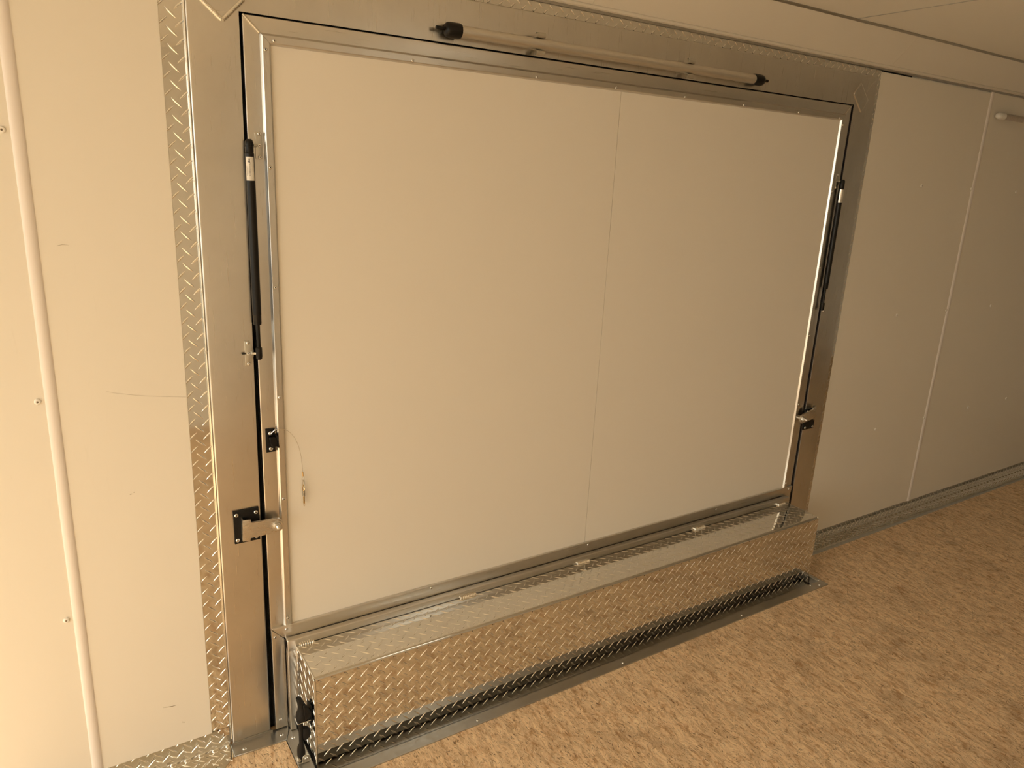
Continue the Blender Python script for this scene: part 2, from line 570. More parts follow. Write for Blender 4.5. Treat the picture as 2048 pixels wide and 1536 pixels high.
# ------------------------------------------------------------------ hatch surround (aluminium tube frame)
OX0, OX1, OZ = 0.0, 1.8975, 1.600         # clear opening
FXL, FXR, FZT = -0.0880, 2.0010, 1.6890   # outside of the tube
frame = tag(empty('trim_2', (0.95, 0.01, 0)), kind='structure')
obj('welded_tube', PR([(FXL, 0.004), (OX0, 0.004), (OX0, OZ), (OX1, OZ), (OX1, 0.004), (FXR, 0.004), (FXR, FZT), (FXL, FZT)],
                      -0.0045, 0.045, 'Y', bev=0.0042, seg=4), 'mill_v', frame)
obj('gap_seal', B(OX0 - 0.004, OX0 + 0.020, 0.016, 0.024, 0.0, OZ), 'gasket', frame)
obj('gap_seal', B(OX1 - 0.020, OX1 + 0.004, 0.016, 0.024, 0.0, OZ), 'gasket', frame)
obj('gap_seal', B(OX0, OX1, 0.016, 0.024, OZ - 0.02, OZ + 0.004), 'gasket', frame)
obj('caulk_bead', SW([(FXL - 0.0018, -0.0005, 0.02), (FXL - 0.0018, -0.0005, 0.6), (FXL - 0.0018, -0.0005, 1.2), (FXL - 0.0018, -0.0005, 1.70)], 0.0021, 8), 'weld', frame)

def patch(corners, flat_mat, wr=0.0050, wm='weld'):
    p = obj('corner_patch', PR(corners, -0.0075, -0.003, 'Y', bev=0.0008, seg=1), flat_mat, frame)
    bm = bmesh.new()
    n = len(corners)
    for i in range(n):
        a, b = corners[i], corners[(i + 1) % n]
        weld(bm, (a[0], -0.0050, a[1]), (b[0], -0.0050, b[1]), wr, 0.0030)
    w = obj('weld_bead', bm, wm, p, angle=60)
    return p
patch([(-0.0263, 1.5770), (0.0140, 1.6180), (-0.0255, 1.6590), (-0.0665, 1.6120)], 'mill_h')
patch([(1.9345, 1.5775), (1.9600, 1.6155), (1.9125, 1.6610), (1.8830, 1.6265)], 'mill_h', 0.0036, 'mill_h')
obj('mitre_weld', SW([(1.9500, -0.0042, 1.6395), (1.9680, -0.0042, 1.6590), (1.9860, -0.0042, 1.6780)], 0.0018, 8), 'mill_h', frame)

# tread plate borders around the surround
def plate_strip(name, pieces):
    root = tag(empty(name, pieces[0][:1] + (0.006,) + pieces[0][2:3]), kind='structure')
    for (x0, x1, z0, z1, y, pu, pv) in pieces:
        s = obj('tread_plate', B(x0, x1, y, y + 0.003, z0, z1), 'polished', root)
        tread_obj(s, (x0, y, z0), (1, 0, 0), (0, 0, 1), (0, -1, 0), x1 - x0, z1 - z0, pu, pv)
    return root
# upright left: the lattice is read from its ridges (X -0.1119, z 1.5787 downwards every 30 mm)
plate_strip('trim_3', [(-0.1360, -0.0900, 0.0520, 1.6880, 0.0035, 0.0241 - 0.0151, (1.5787 - 0.0520) % 0.0302 - 0.0151)])
plate_strip('trim_4', [(1.9990, 2.0175, 0.0520, 1.6880, -0.0005, 0.004, 0.010)])
plate_strip('trim_5', [(-0.1360, 0.5262, 1.6885, 1.7115, 0.0020, 0.010, 0.004), (0.5268, 1.2010, 1.6885, 1.7115, -0.0005, 0.012, 0.004),
                       (1.2016, 1.7234, 1.6885, 1.7110, -0.0005, 0.020, 0.004), (1.7242, 2.0140, 1.6875, 1.7100, -0.0018, 0.006, 0.006)])

# baseboards of bent tread plate
def baseboard(name, x0, x1, corner=None, seams=(), depth=0.056):
    root = tag(empty(name, (x0, 0.0, 0)), kind='structure')
    xs = [x0] + list(seams) + [x1]
    for a, b in zip(xs, xs[1:]):
        b2 = b - (0.0006 if b != x1 else 0)
        prof = [(0.0030, 0.0515), (0.0030, 0.0080), (0.0015, 0.0035), (-0.0030, 0.0020), (-depth, 0.0015), (-depth, 0.0), (0.010, 0.0), (0.010, 0.0515)]
        if corner and b == x1:
            bm = bmesh.new()
            prism(bm, [(0.0030, 0.0515), (0.0030, 0.0080), (0.0015, 0.0035), (-0.0030, 0.0020), (-0.006, 0.0018), (-0.006, 0.0), (0.010, 0.0), (0.010, 0.0515)], a, b2, 'X')
            prism(bm, [(a, -0.006), (b2, -0.006), (b2, -0.040), (b2 - 0.026, -depth - 0.009), (a, -depth - 0.009)], 0.0, 0.0018, 'Z')
        else:
            bm = PR(prof, a, b2, 'X')
        s = obj('tread_plate', bm, 'polished', root)
        tread_obj(s, (a, 0.0030, 0.004), (1, 0, 0), (0, 0, 1), (0, -1, 0), b2 - a, 0.047, 0.006, 0.018)
        if corner:
            tread_obj(s, (a, -0.004, 0.0018), (1, 0, 0), (0, -1, 0), (0, 0, 1), b2 - a - 0.004, 0.048, 0.012, 0.012)
        else:
            tread_obj(s, (a, -0.004, 0.0018), (1, 0, 0), (0, -1, 0), (0, 0, 1), b2 - a, depth - 0.012, 0.012, 0.012)
    return root
bbl = baseboard('baseboard_left', REAR_X, -0.0940, True)
bbr = baseboard('baseboard_right', 2.0020, FRONT_X, None, (2.6260,))
obj('edge_caulk', PR([(-0.0475, 0.0018), (-0.0500, 0.0036), (-0.0590, 0.0034), (-0.0625, 0.0)], 2.0020, FRONT_X, 'X'), 'caulk', bbr)

# angle irons on the floor
ang = tag(empty('trim_6', (0.9, -0.2, 0)), kind='structure')
fm = bmesh.new()
prism(fm, [(-0.0935, -0.0005), (0.0400, -0.0005), (0.0400, -0.0150), (0.0243, -0.0480), (-0.0935, -0.0425)], 0.0, 0.0032, 'Z', bev=0.0006, seg=1)
a1 = obj('floor_angle', fm, 'angle', ang)
obj('upstand', B(-0.0900, 0.0030, -0.0078, -0.0050, 0.003, 0.0105), 'angle', ang)
for p in ((-0.0687, -0.0303), (0.0186, -0.0272)):
    screw(ang, (p[0], p[1], 0.0032), SCREW_BIG, 'screw', True)
fm = PR([(0.0408, -0.0150), (0.0252, -0.0480), (0.0235, -0.2255), (0.0560, -0.1950), (0.0575, -0.0150)], -0.0005, 0.0030, 'Z', bev=0.0006, seg=1)
obj('floor_angle', fm, 'angle', ang)
obj('angle_leg', B(0.0520, 0.0555, -0.195, -0.03, -0.0235, 0.0), 'angle', ang)
fm = PR([(0.0242, -0.2260), (1.8660, -0.2260), (1.8500, -0.1955), (0.0565, -0.1955)], -0.0005, 0.0032, 'Z', bev=0.0006, seg=1)
obj('floor_angle', fm, 'angle', ang)
obj('angle_leg', B(0.0565, 1.850, -0.1980, -0.1955, -0.0235, 0.001), 'angle', ang)
fm = PR([(1.8660, -0.2252), (1.8660, -0.0500), (1.8530, -0.0500), (1.8508, -0.1955)], -0.0005, 0.0030, 'Z', bev=0.0006, seg=1)
obj('floor_angle', fm, 'angle', ang)
obj('angle_leg', B(1.8505, 1.8530, -0.195, -0.05, -0.0235, 0.001), 'angle', ang)
for p in ((0.0397, -0.0490), (0.4562, -0.2142), (0.9339, -0.2145), (1.4337, -0.2140), (1.8560, -0.1925), (1.8300, -0.2150), (1.8000, -0.2020)):
    screw(ang, (p[0], p[1], 0.0030), SCREW_BIG if p[0] < 0.1 else SCREW, 'screw', True)

# ground outside the open rear end
tag(obj('ground', B(REAR_X - 14, FRONT_X + 6, -14, 8, -0.75, -0.65), 'ground', None, False), kind='structure')

# ================================================================== HATCH DOOR
door = tag(empty('door_1', (0.95, 0.0, 0.25)), kind='structure')
DX0, DX1, DZ1, DZ0 = 0.0100, 1.8880, 1.5945, 0.2505
TX0, TX1, TZ1, TZ0 = 0.0405, 1.8610, 1.5655, 0.2855   # outside of the screwed trim
PX0, PX1, PZ1 = 0.0630, 1.8405, 1.5405                # inside of it
KX = 0.9350
obj('door_panel', B(PX0 - 0.006, KX - 0.0006, -0.0012, 0.006, 0.262, PZ1 + 0.006), 'door_panel', door)
obj('door_panel', B(KX + 0.0006, PX1 + 0.006, -0.0012, 0.006, 0.262, PZ1 + 0.006), 'door_panel', door)
obj('panel_backing', B(PX0, PX1, 0.0062, 0.012, 0.262, PZ1), 'caulk', door)
# tube rails, mitred
def rail(pts, mat, y0=-0.0020, bev=0.0030):
    return obj('door_rail', PR(pts, y0, 0.028, 'Y', bev=bev, seg=3), mat, door)
I = 0.0470
rail([(DX0, DZ1 - 0.0004), (DX1, DZ1 - 0.0004), (DX1 - I, DZ1 - I), (DX0 + I, DZ1 - I)], 'mill_h')
rail([(DX0, DZ1 - 0.0012), (DX0 + I, DZ1 - I - 0.0008), (DX0 + I, 0.262), (DX0, 0.262)], 'mill_v')
rail([(DX1, DZ1 - 0.0012), (DX1, 0.262), (DX1 - I, 0.262), (DX1 - I, DZ1 - I - 0.0008)], 'mill_v')
bm = bmesh.new()
weld(bm, (DX0 + 0.001, -0.0015, DZ1 - 0.001), (TX0 + 0.001, -0.0022, TZ1 - 0.001), 0.0026, 0.0024)
obj('weld_bead', bm, 'weld', door)
bm = bmesh.new()
weld(bm, (DX1 - 0.001, -0.0015, DZ1 - 0.001), (TX1 - 0.001, -0.0022, TZ1 - 0.001), 0.0022, 0.0024)
obj('weld_bead', bm, 'mill_h', door)
# screwed trim: profile across the strip, (distance from outer edge, y)
PROF = [(0.0, -0.0016), (0.0003, -0.0026), (0.0038, -0.0068), (0.0048, -0.0074), (0.0168, -0.0074), (0.0182, -0.0066), (0.0200, -0.0030), (0.0212, -0.0010), (0.0212, 0.0), (0.0, 0.0)]
def trim(name, axis_pts, mat):
    """axis_pts: function (d) -> (start point, end point) of the strip line at distance d from the outer edge (x,z)"""
    a = [Vector((axis_pts(d)[0][0], y, axis_pts(d)[0][1])) for d, y in PROF]
    b = [Vector((axis_pts(d)[1][0], y, axis_pts(d)[1][1])) for d, y in PROF]
    bm = bmesh.new()
    quad_grid(bm, [a, b], True, True)
    return obj(name, bm, mat, door, angle=28)
trim('trim_strip', lambda d: ((TX0 + d + 0.0003, TZ1 - d), (TX1 - d - 0.0003, TZ1 - d)), 'mill_h')
trim('trim_strip', lambda d: ((TX0 + d, TZ1 - d - 0.0004), (TX0 + d, 0.280)), 'mill_v')
trim('trim_strip', lambda d: ((TX1 - d, TZ1 - d - 0.0004), (TX1 - d, 0.280)), 'mill_v')
# bottom strip with its clipped corners
bt = PR([(0.0110, 0.2858), (1.8885, 0.2858), (1.8820, 0.2520), (1.8500, 0.2502), (0.0475, 0.2502), (0.0440, 0.2510), (0.0330, 0.2600)], -0.0086, 0.004, 'Y', bev=0.0024, seg=3)
obj('trim_strip', bt, 'mill_h', door)
# leg of the door frame beside the box
lg = PR([(0.0110, 0.2845), (0.0320, 0.2590), (0.0395, 0.2520), (0.0395, 0.0060), (0.0110, 0.0060)], -0.0060, 0.022, 'Y', bev=0.0020, seg=3)
obj('door_leg', lg, 'mill_v', door)
obj('door_leg', PR([(1.8560, 0.2520), (1.8880, 0.2520), (1.8880, 0.0060), (1.8560, 0.0060)], -0.0060, 0.022, 'Y', bev=0.0020, seg=3), 'mill_v', door)
obj('leg_flange', PR([(0.0362, 0.2500), (0.0402, 0.2500), (0.0402, -0.0040), (0.0385, -0.0040), (0.0362, 0.0250)], -0.0085, 0.004, 'Y', bev=0.0006, seg=1), 'mill_v', door)
for x, z in ((0.0670, 1.5535), (0.3553, 1.5512), (0.6718, 1.5512), (0.9131, 1.5512), (1.1518, 1.5510), (1.3843, 1.5508), (1.6255, 1.5505), (1.8270, 1.5505),
             (0.0500, 1.5361), (0.0502, 1.3205), (0.0508, 1.0827), (0.0510, 0.8455), (0.0515, 0.6082), (0.0500, 0.3040),
             (1.8490, 1.5310), (1.8490, 1.3255), (1.8490, 1.0800), (1.8490, 0.8486), (1.8490, 0.6020), (1.8490, 0.3030)):
    screw(door, (x, -0.0073, z))
for x, z in ((0.0455, 0.2765), (0.4233, 0.2790), (0.9429, 0.2780), (1.4913, 0.2760), (1.8690, 0.2765)):
    screw(door, (x, -0.0085, z))
screw(door, (0.0190, -0.0060, 0.2610))
screw(door, (0.0230, -0.0060, 0.0300))

# ================================================================== WHEEL BOX COVER
BX0, BX1, BY, BZ, TY, BB = 0.0625, 1.8440, -0.1600, 0.2355, -0.0260, -0.0278
wb = tag(empty('wheel_box', (0.95, -0.09, -0.0278)),
         'long tread plate aluminium box on the floor under the hatch door', 'wheel box')
# one bent sheet: top + rounded bend + front
R = 0.0085
prof = [(TY - 0.0018, BZ)]
for i in range(7):
    a = math.radians(90 * i / 6)
    prof.append((BY + R - R * math.sin(a), BZ - R + R * math.cos(a)))
prof += [(BY, BB)]
inner = [(BY + 0.002, BB), (BY + 0.002, BZ - R), (BY + R, BZ - 0.002), (TY - 0.0018, BZ - 0.002)]
sheet_o = obj('bent_sheet', PR(prof + inner, BX0, BX1, 'X'), 'polished', wb, angle=25)
tread_obj(sheet_o, (BX0, BY, BB), (1, 0, 0), (0, 0, 1), (0, -1, 0), BX1 - BX0, BZ - BB - 0.006, 0.0877 - BX0, 0.0283 - BB)
tread_obj(sheet_o, (BX0, BY + 0.008, BZ), (1, 0, 0), (0, 1, 0), (0, 0, 1), BX1 - BX0, TY - BY - 0.008, 0.0877 - BX0, 0.0120)
for (x, nx) in ((BX0, -1), (BX1, 1)):
    s = obj('side_sheet', B(min(x, x - nx * 0.002), max(x, x - nx * 0.002), BY + 0.001, TY, BB, BZ - 0.001), 'polished', wb)
    tread_obj(s, (x, BY + 0.004, BB + 0.002), (0, 1, 0), (0, 0, 1), (nx, 0, 0), TY - BY - 0.006, BZ - BB - 0.006, 0.010, 0.012)
# welds along the ends
bm = bmesh.new()
weld(bm, (BX0, BY + 0.001, BB), (BX0, BY + 0.001, BZ - 0.006), 0.0028, 0.0030)
weld(bm, (BX0, BY + 0.002, BZ - 0.001), (BX0, TY, BZ - 0.001), 0.0022, 0.0030)
obj('edge_weld', bm, 'weld', wb, angle=60)
bm = bmesh.new()
weld(bm, (BX1, BY + 0.001, BB), (BX1, BY + 0.001, BZ - 0.004), 0.0018, 0.0030)
weld(bm, (BX1, BY + 0.002, BZ - 0.001), (BX1, TY, BZ - 0.001), 0.0018, 0.0030)
obj('edge_weld', bm, 'weld', wb, angle=60)
# tube frame behind the sheet
obj('frame_tube', B(0.0420, 1.8560, TY, -0.0095, 0.2245, 0.2550, bev=0.0030, seg=3), 'mill_h', wb)
obj('frame_tube', B(0.0420, 0.0645, TY + 0.0006, 0.004, 0.0036, 0.2530, bev=0.0025, seg=3), 'mill_v', wb)
obj('frame_tube', B(1.8420, 1.8560, TY + 0.0006, 0.004, 0.0036, 0.2530, bev=0.0025, seg=3), 'mill_v', wb)
# stitch welds
for x0, x1 in ((0.0680, 0.1040), (0.4985, 0.5480), (0.8890, 0.9360), (1.3720, 1.4220), (1.7900, 1.8300)):
    bm = weld(bmesh.new(), (x0, TY - 0.0022, BZ + 0.0010), (x1, TY - 0.0022, BZ + 0.0010), 0.0062, 0.0048, 0.80)
    obj('stitch_weld', bm, 'weld', wb, angle=40)
bm = bmesh.new()
weld(bm, (0.0640, TY - 0.001, 0.170), (0.0640, TY - 0.001, 0.2320), 0.0036, 0.0040)
obj('stitch_weld', bm, 'weld', wb, angle=60)
bm = bmesh.new()
weld(bm, (0.0640, TY - 0.001, 0.012), (0.0640, TY - 0.001, 0.050), 0.0036, 0.0040)
obj('stitch_weld', bm, 'weld', wb, angle=60)

# ================================================================== GAS STRUTS
def strut(sx, x, zt, label, left):
    root = tag(empty('gas_strut', (x, -0.0135, 0.93)), label, 'gas strut', 'gas struts on the hatch door')
    y = -0.0140
    r = 0.0086
    zc = 1.3455 if left else 1.3365
    obj('end_socket', LA([(0.0040, zt - 0.0005), (0.0062, zt - 0.002), (0.0078, zt - 0.006), (0.0080, zt - 0.013), (0.0074, zt - 0.0135), (0.0074, zt - 0.0145), (0.0080, zt - 0.015), (0.0080, zc + 0.002), (0.0072, zc)], (x, y, 0), 'Z', 20), 'black', root)
    obj('cylinder', LA([(0.0070, zc + 0.001), (r, zc - 0.001), (r, 1.0300), (r * 1.0, 1.0290), (r * 0.97, 1.0285), (r * 0.97, 1.0125), (r * 0.90, 1.0090), (0.005, 1.0085)], (x, y, 0), 'Z', 28), 'black', root)
    obj('rod', LA([(0.0042, 1.0095), (0.0042, 0.9550)], (x + (0.0005 * sx), y, 0), 'Z', 16), 'black', root)
    obj('end_socket', LA([(0.0050, 0.9610), (0.0066, 0.9595), (0.0066, 0.9420), (0.0058, 0.9365), (0.0035, 0.9345)], (x + 0.0005 * sx, y, 0), 'Z', 18), 'black', root)
    return root, y, r

def wrap_label(x, y, r, z0, z1, a0, a1, parent, mat):
    bm = bmesh.new()
    rows = []
    for z in (z1, z0):
        ring = []
        for i in range(13):
            a = math.radians(a0 + (a1 - a0) * i / 12)
            ring.append((x + (r + 0.00025) * math.sin(a), y - (r + 0.00025) * math.cos(a), z))
        rows.append(ring)
    quad_grid(bm, rows)
    return obj('sticker', bm, mat, parent)

def wrapped_text(txt, size, z_start, ang0, x, y, r, parent, mat, bold=0.0):
    """lettering that reads downwards, bent round the cylinder"""
    cu = bpy.data.curves.new('lettering', 'FONT')
    cu.body = txt
    cu.size = size
    cu.offset = bold
    cu.resolution_u = 2
    t = bpy.data.objects.new('lettering_tmp', cu)
    COL.objects.link(t)
    dg = bpy.context.evaluated_depsgraph_get()
    dg.update()
    me = bpy.data.meshes.new_from_object(t.evaluated_get(dg))
    bpy.data.objects.remove(t)
    w = 0
    for v in me.vertices:
        u, h = v.co.x, v.co.y
        w = max(w, u)
        a = math.radians(ang0) + h / r
        v.co = Vector((x + (r + 0.00045) * math.sin(a), y - (r + 0.00045) * math.cos(a), z_start - u)) - world_loc(parent)
    me.materials.append(M[mat])
    o = bpy.data.objects.new('lettering', me)
    COL.objects.link(o)
    o.parent = parent
    return z_start - w

s1, sy, sr = strut(1, 0.0098, 1.3720, 'black gas strut with a white lettered sticker, left of the hatch', True)
st = wrap_label(0.0098, sy, sr, 1.2945, 1.3385, -72, 38, s1, 'label')
st['label'] = 'white sticker with dark lettering'
ze = wrapped_text('ingi', 0.0062, 1.3355, -32, 0.0098, sy, sr, st, 'ink', 0.00015)
wrapped_text('Volometrie', 0.0052, ze - 0.0006, -24, 0.0098, sy, sr, st, 'ink_soft')
for a0, z0, z1 in ((-46, 1.3060, 1.3170), (-57, 1.3030, 1.3210)):   # two lines of print too fine to read
    o = wrap_label(0.0098, sy, sr + 0.00015, z0, z1, a0, a0 + 3.5, st, 'ink_soft')
    o.name = 'fine_print'
def ball_bracket(parent, pts, y, mat, holes, stud_from, stud_to):
    b_ = obj('bracket', PR(pts, y - 0.0026, y, 'Y', bev=0.0006, seg=2), mat, parent)
    for (x, z) in holes: screw(b_, (x, y - 0.0026, z), SCREW if len(holes) > 2 else SCREW)
    obj('ball_stud', SW([stud_from, Vector(stud_from).lerp(Vector(stud_to), 0.5), stud_to], [0.0032, 0.0028, 0.0040], 10), 'bracket', parent)
    return b_
ball_bracket(s1, [(0.0235, 1.3835), (0.0255, 1.3865), (0.0350, 1.3865), (0.0375, 1.3840), (0.0378, 1.3610), (0.0375, 1.3375), (0.0355, 1.3345), (0.0255, 1.3345), (0.0235, 1.3370), (0.0245, 1.3520), (0.0248, 1.3610), (0.0243, 1.3700)],
             -0.0020, 'bracket', ((0.0318, 1.3825), (0.0318, 1.3605), (0.0315, 1.3390)), (0.0250, -0.0060, 1.3605), (0.0165, -0.0120, 1.3605))
ball_bracket(s1, [(-0.0160, 0.9740), (-0.0060, 0.9740), (-0.0035, 0.9715), (0.0015, 0.9530), (0.0015, 0.9430), (-0.0035, 0.9240), (-0.0060, 0.9215), (-0.0160, 0.9215)],
             -0.0046, 'bracket', ((-0.0095, 0.9700), (-0.0085, 0.9475), (-0.0095, 0.9255)), (-0.0020, -0.0090, 0.9475), (0.0085, -0.0130, 0.9475))
obj('stud_tail', SW([(-0.0155, -0.0085, 0.9480), (-0.0225, -0.0085, 0.9480)], 0.0015, 8), 'black', s1)

s2, sy, sr = strut(-1, 1.8850, 1.3660, 'black gas strut with a silver sticker, right of the hatch', False)
st = wrap_label(1.8850, sy, sr, 1.2925, 1.3345, -78, 64, s2, 'silver_label')
st['label'] = 'silver sticker'
wrapped_text('i', 0.0080, 1.3310, -8, 1.8850, sy, sr, st, 'ink')
ball_bracket(s2, [(1.8660, 1.3835), (1.8690, 1.3850), (1.8720, 1.3820), (1.8850, 1.3650), (1.8850, 1.3560), (1.8700, 1.3360), (1.8665, 1.3350), (1.8640, 1.3380), (1.8640, 1.3780)],
             -0.0020, 'bracket', ((1.8685, 1.3790), (1.8685, 1.3600), (1.8680, 1.3400)), (1.8770, -0.0060, 1.3600), (1.8840, -0.0120, 1.3600))
ball_bracket(s2, [(1.8985, 0.9600), (1.9080, 0.9600), (1.9100, 0.9480), (1.9080, 0.9280), (1.8985, 0.9280), (1.8965, 0.9400), (1.8965, 0.9500)],
             -0.0046, 'bracket', ((1.9035, 0.9560), (1.9035, 0.9310)), (1.9000, -0.0090, 0.9450), (1.8880, -0.0130, 0.9450))

# ================================================================== TURN LATCHES
def latch(sx, bx, bz, plate, screws, tilt, label):
    root = tag(empty('turn_latch', (bx, -0.006, bz)), label, 'latch', 'turn latches of the hatch door')
    pl = obj('keeper_plate', PR(plate, -0.0085, -0.0045, 'Y', bev=0.0008, seg=2), 'black_paint', root)
    for x, z in screws: screw(pl, (x, -0.0085, z), SCREW_BIG)
    # arm drawn for the left latch with the bolt at the origin, then mirrored and tilted
    pts = []
    for i in range(13):
        a = math.radians(-90 + 180 * i / 12)
        pts.append((0.0005 + 0.0142 * math.cos(a), 0.0168 * math.sin(a)))
    pts += [(-0.0555, 0.0188), (-0.0548, 0.0275), (-0.0720, 0.0295), (-0.0755, -0.0205), (-0.0590, -0.0230), (-0.0590, -0.0155)]
    c, s = math.cos(tilt), math.sin(tilt)
    def place(p): 
        px, pz = p[0] * sx, p[1]
        return (bx + px * c - pz * s, bz + px * s + pz * c)
    bm = PR([place(p) for p in pts], -0.0225, -0.0175, 'Y', bev=0.0008, seg=2)
    obj('arm', bm, 'steel', root, angle=40)
    lip = [(-0.0720, 0.0295), (-0.0695, 0.0292), (-0.0730, -0.0208), (-0.0755, -0.0205)]
    obj('arm_lip', PR([place(p) for p in lip], -0.0180, -0.0090, 'Y'), 'steel', root)
    obj('spacer', LA([(0.0085, -0.0020), (0.0085, -0.0180)], (bx, 0, bz), 'Y', 18), 'steel', root)
    obj('washer', LA([(0.0112, -0.0222), (0.0112, -0.0240), (0.0060, -0.0240)], (bx, 0, bz), 'Y', 20), 'zinc', root)
    bm = bmesh.new()
    hexp = [(0.0092 * math.cos(math.radians(60 * k + 12)), 0.0092 * math.sin(math.radians(60 * k + 12))) for k in range(6)]
    prism(bm, [(bx + a, bz + b) for a, b in hexp], -0.0305, -0.0238, 'Y', bev=0.0010, seg=2)
    obj('nut', bm, 'zinc', root)
    prof = [(0.0042, -0.0295)]
    for i in range(8):
        yy = -0.0300 - i * 0.0012
        prof += [(0.0044, yy), (0.0038, yy - 0.0006)]
    prof += [(0.0036, -0.0400), (0.0020, -0.0408)]
    obj('bolt', LA(prof, (bx, 0, bz), 'Y', 16), 'zinc', root)
    return root
latch(1, 0.0302, 0.5545, [(-0.0590, 0.6000), (-0.0045, 0.6006), (-0.0040, 0.5226), (-0.0582, 0.5222)],
      ((-0.0521, 0.5905), (-0.0112, 0.5900), (-0.0521, 0.5308), (-0.0119, 0.5315)), math.radians(1.5),
      'steel turn latch with black keeper plate, low on the left jamb')
latch(-1, 1.8660, 0.5500, [(1.8950, 0.5770), (1.9555, 0.5752), (1.9550, 0.4985), (1.8955, 0.4998)],
      ((1.9045, 0.5690), (1.9475, 0.5675), (1.9045, 0.5070), (1.9475, 0.5065)), math.radians(9),
      'steel turn latch with black keeper plate, on the right jamb')

# ================================================================== PIN HOLDER WITH TETHERED PIN
ph = tag(empty('pin_holder', (0.030, -0.002, 0.745)), 'small black pin holder with a pin dangling on a thin wire', 'pin holder')
pb = obj('holder_plate', B(0.0185, 0.0385, -0.0055, -0.0020, 0.7230, 0.7765, bev=0.0009, seg=2), 'black_paint', ph)
screw(pb, (0.0282, -0.0055, 0.7665), SCREW_BIG)
screw(pb, (0.0283, -0.0055, 0.7310), SCREW_BIG)
obj('wedge_block', PR([(0.0235, 0.7590), (0.0335, 0.7600), (0.0385, 0.7600), (0.0420, 0.7385), (0.0285, 0.7365), (0.0270, 0.7480)], -0.0165, -0.0050, 'Y', bev=0.0018, seg=3), 'black_paint', ph)
obj('spring_clip', PR([(0.0372, 0.7640), (0.0392, 0.7650), (0.0432, 0.7370), (0.0410, 0.7345)], -0.0200, -0.0040, 'Y', bev=0.0006, seg=2), 'black_paint', ph)
wire = [(0.0282, -0.0085, 0.7665), (0.0325, -0.0105, 0.7720), (0.0370, -0.0120, 0.7752), (0.0445, -0.0130, 0.7768), (0.0524, -0.0130, 0.7752), (0.0590, -0.0128, 0.7722), (0.0649, -0.0126, 0.7684), (0.0715, -0.0124, 0.7612),
        (0.0772, -0.0122, 0.7530), (0.0820, -0.0120, 0.7430), (0.0853, -0.0120, 0.7346), (0.0890, -0.0118, 0.7200), (0.0919, -0.0115, 0.7034), (0.0936, -0.0110, 0.6850), (0.0945, -0.0105, 0.6644)]
w = obj('wire', SW(wire, 0.00055, 6), 'zinc', ph)
obj('ferrule', SW([(0.0286, -0.0098, 0.7672), (0.0370, -0.0122, 0.7752)], 0.0014, 8), 'zinc', w)
obj('ferrule', SW([(0.0943, -0.0105, 0.6660), (0.0948, -0.0105, 0.6560)], 0.0016, 8), 'brass', w)
def ring(cx_, cy, cz, rx, rz, r=0.0006):
    pts = [(cx_ + rx * math.cos(2 * math.pi * k / 18), cy + 0.001 * math.sin(4 * math.pi * k / 18), cz + rz * math.sin(2 * math.pi * k / 18)) for k in range(19)]
    return SW(pts, r, 6, False)
obj('wire_loop', ring(0.0953, -0.0105, 0.6500, 0.0026, 0.0068), 'zinc', w)
obj('split_ring', ring(0.0956, -0.0100, 0.6375, 0.0024, 0.0085, 0.0010), 'bracket', w)
obj('split_ring', ring(0.0958, -0.0095, 0.6270, 0.0022, 0.0075, 0.0010), 'brass', w)
pin = obj('pin', LA([(0.0015, 0.6220), (0.0021, 0.6215), (0.0021, 0.5900), (0.0012, 0.5885)], (0.0961, -0.0085, 0), 'Z', 12), 'brass', ph)
sp = []
for k in range(49):
    a = 2 * math.pi * k / 8
    sp.append((0.0961 + 0.0029 * math.cos(a), -0.0085 + 0.0029 * math.sin(a), 0.6200 - 0.0135 * k / 48))
obj('spring', SW(sp, 0.0006, 6), 'zinc', pin)
obj('detent_wire', SW([(0.0946, -0.0085, 0.5890), (0.0950, -0.0085, 0.5835), (0.0963, -0.0085, 0.5810), (0.0976, -0.0085, 0.5835), (0.0978, -0.0085, 0.5890)], 0.0004, 6), 'brass', pin)

# ================================================================== PROP ROD ON THE HEADER WITH TWO CLIPS
RY, RZ, RR = -0.0205, 1.6195, 0.0124
rod = tag(empty('prop_rod', (0.93, RY, RZ - RR)), 'pale round prop rod with black end plugs clipped along the header', 'prop rod')
obj('tube', LA([(RR - 0.001, 0.4540), (RR, 0.4550), (RR, 1.3990), (RR - 0.001, 1.4000), (RR - 0.0022, 1.4000), (RR - 0.0022, 1.396)], (0, RY, RZ), 'X', 28, False), 'tube', rod)
def knob(x_in, x_out, sgn, big):
    r = 0.0158 if big else 0.0150
    bm = bmesh.new()
    n = 36
    rows = []
    for rr, t in ((0.70, 0.0), (0.95, 0.02), (1.0, 0.12), (1.0, 0.70), (0.93, 0.90), (0.70, 1.0)):
        ring_ = []
        for k in range(n):
            a = 2 * math.pi * k / n
            q = r * rr * (1 - 0.03 * (k % 2))
            ring_.append((x_in + (x_out - x_in) * t, RY + q * math.cos(a), RZ + q * math.sin(a)))
        rows.append(ring_)
    quad_grid(bm, rows, True, True)
    kb = obj('end_plug', bm, 'black', rod, angle=50)
    obj('peg', SW([(x_out - 0.002 * sgn, RY, RZ + 0.001), (x_out + 0.014 * sgn, RY, RZ + 0.001), (x_out + 0.021 * sgn, RY, RZ + 0.001), (x_out + 0.0225 * sgn, RY, RZ + 0.001)], [0.0038, 0.0038, 0.0036, 0.0020], 12), 'black', kb)
knob(0.4600, 0.4235, -1, True)
knob(1.3930, 1.4330, 1, False)

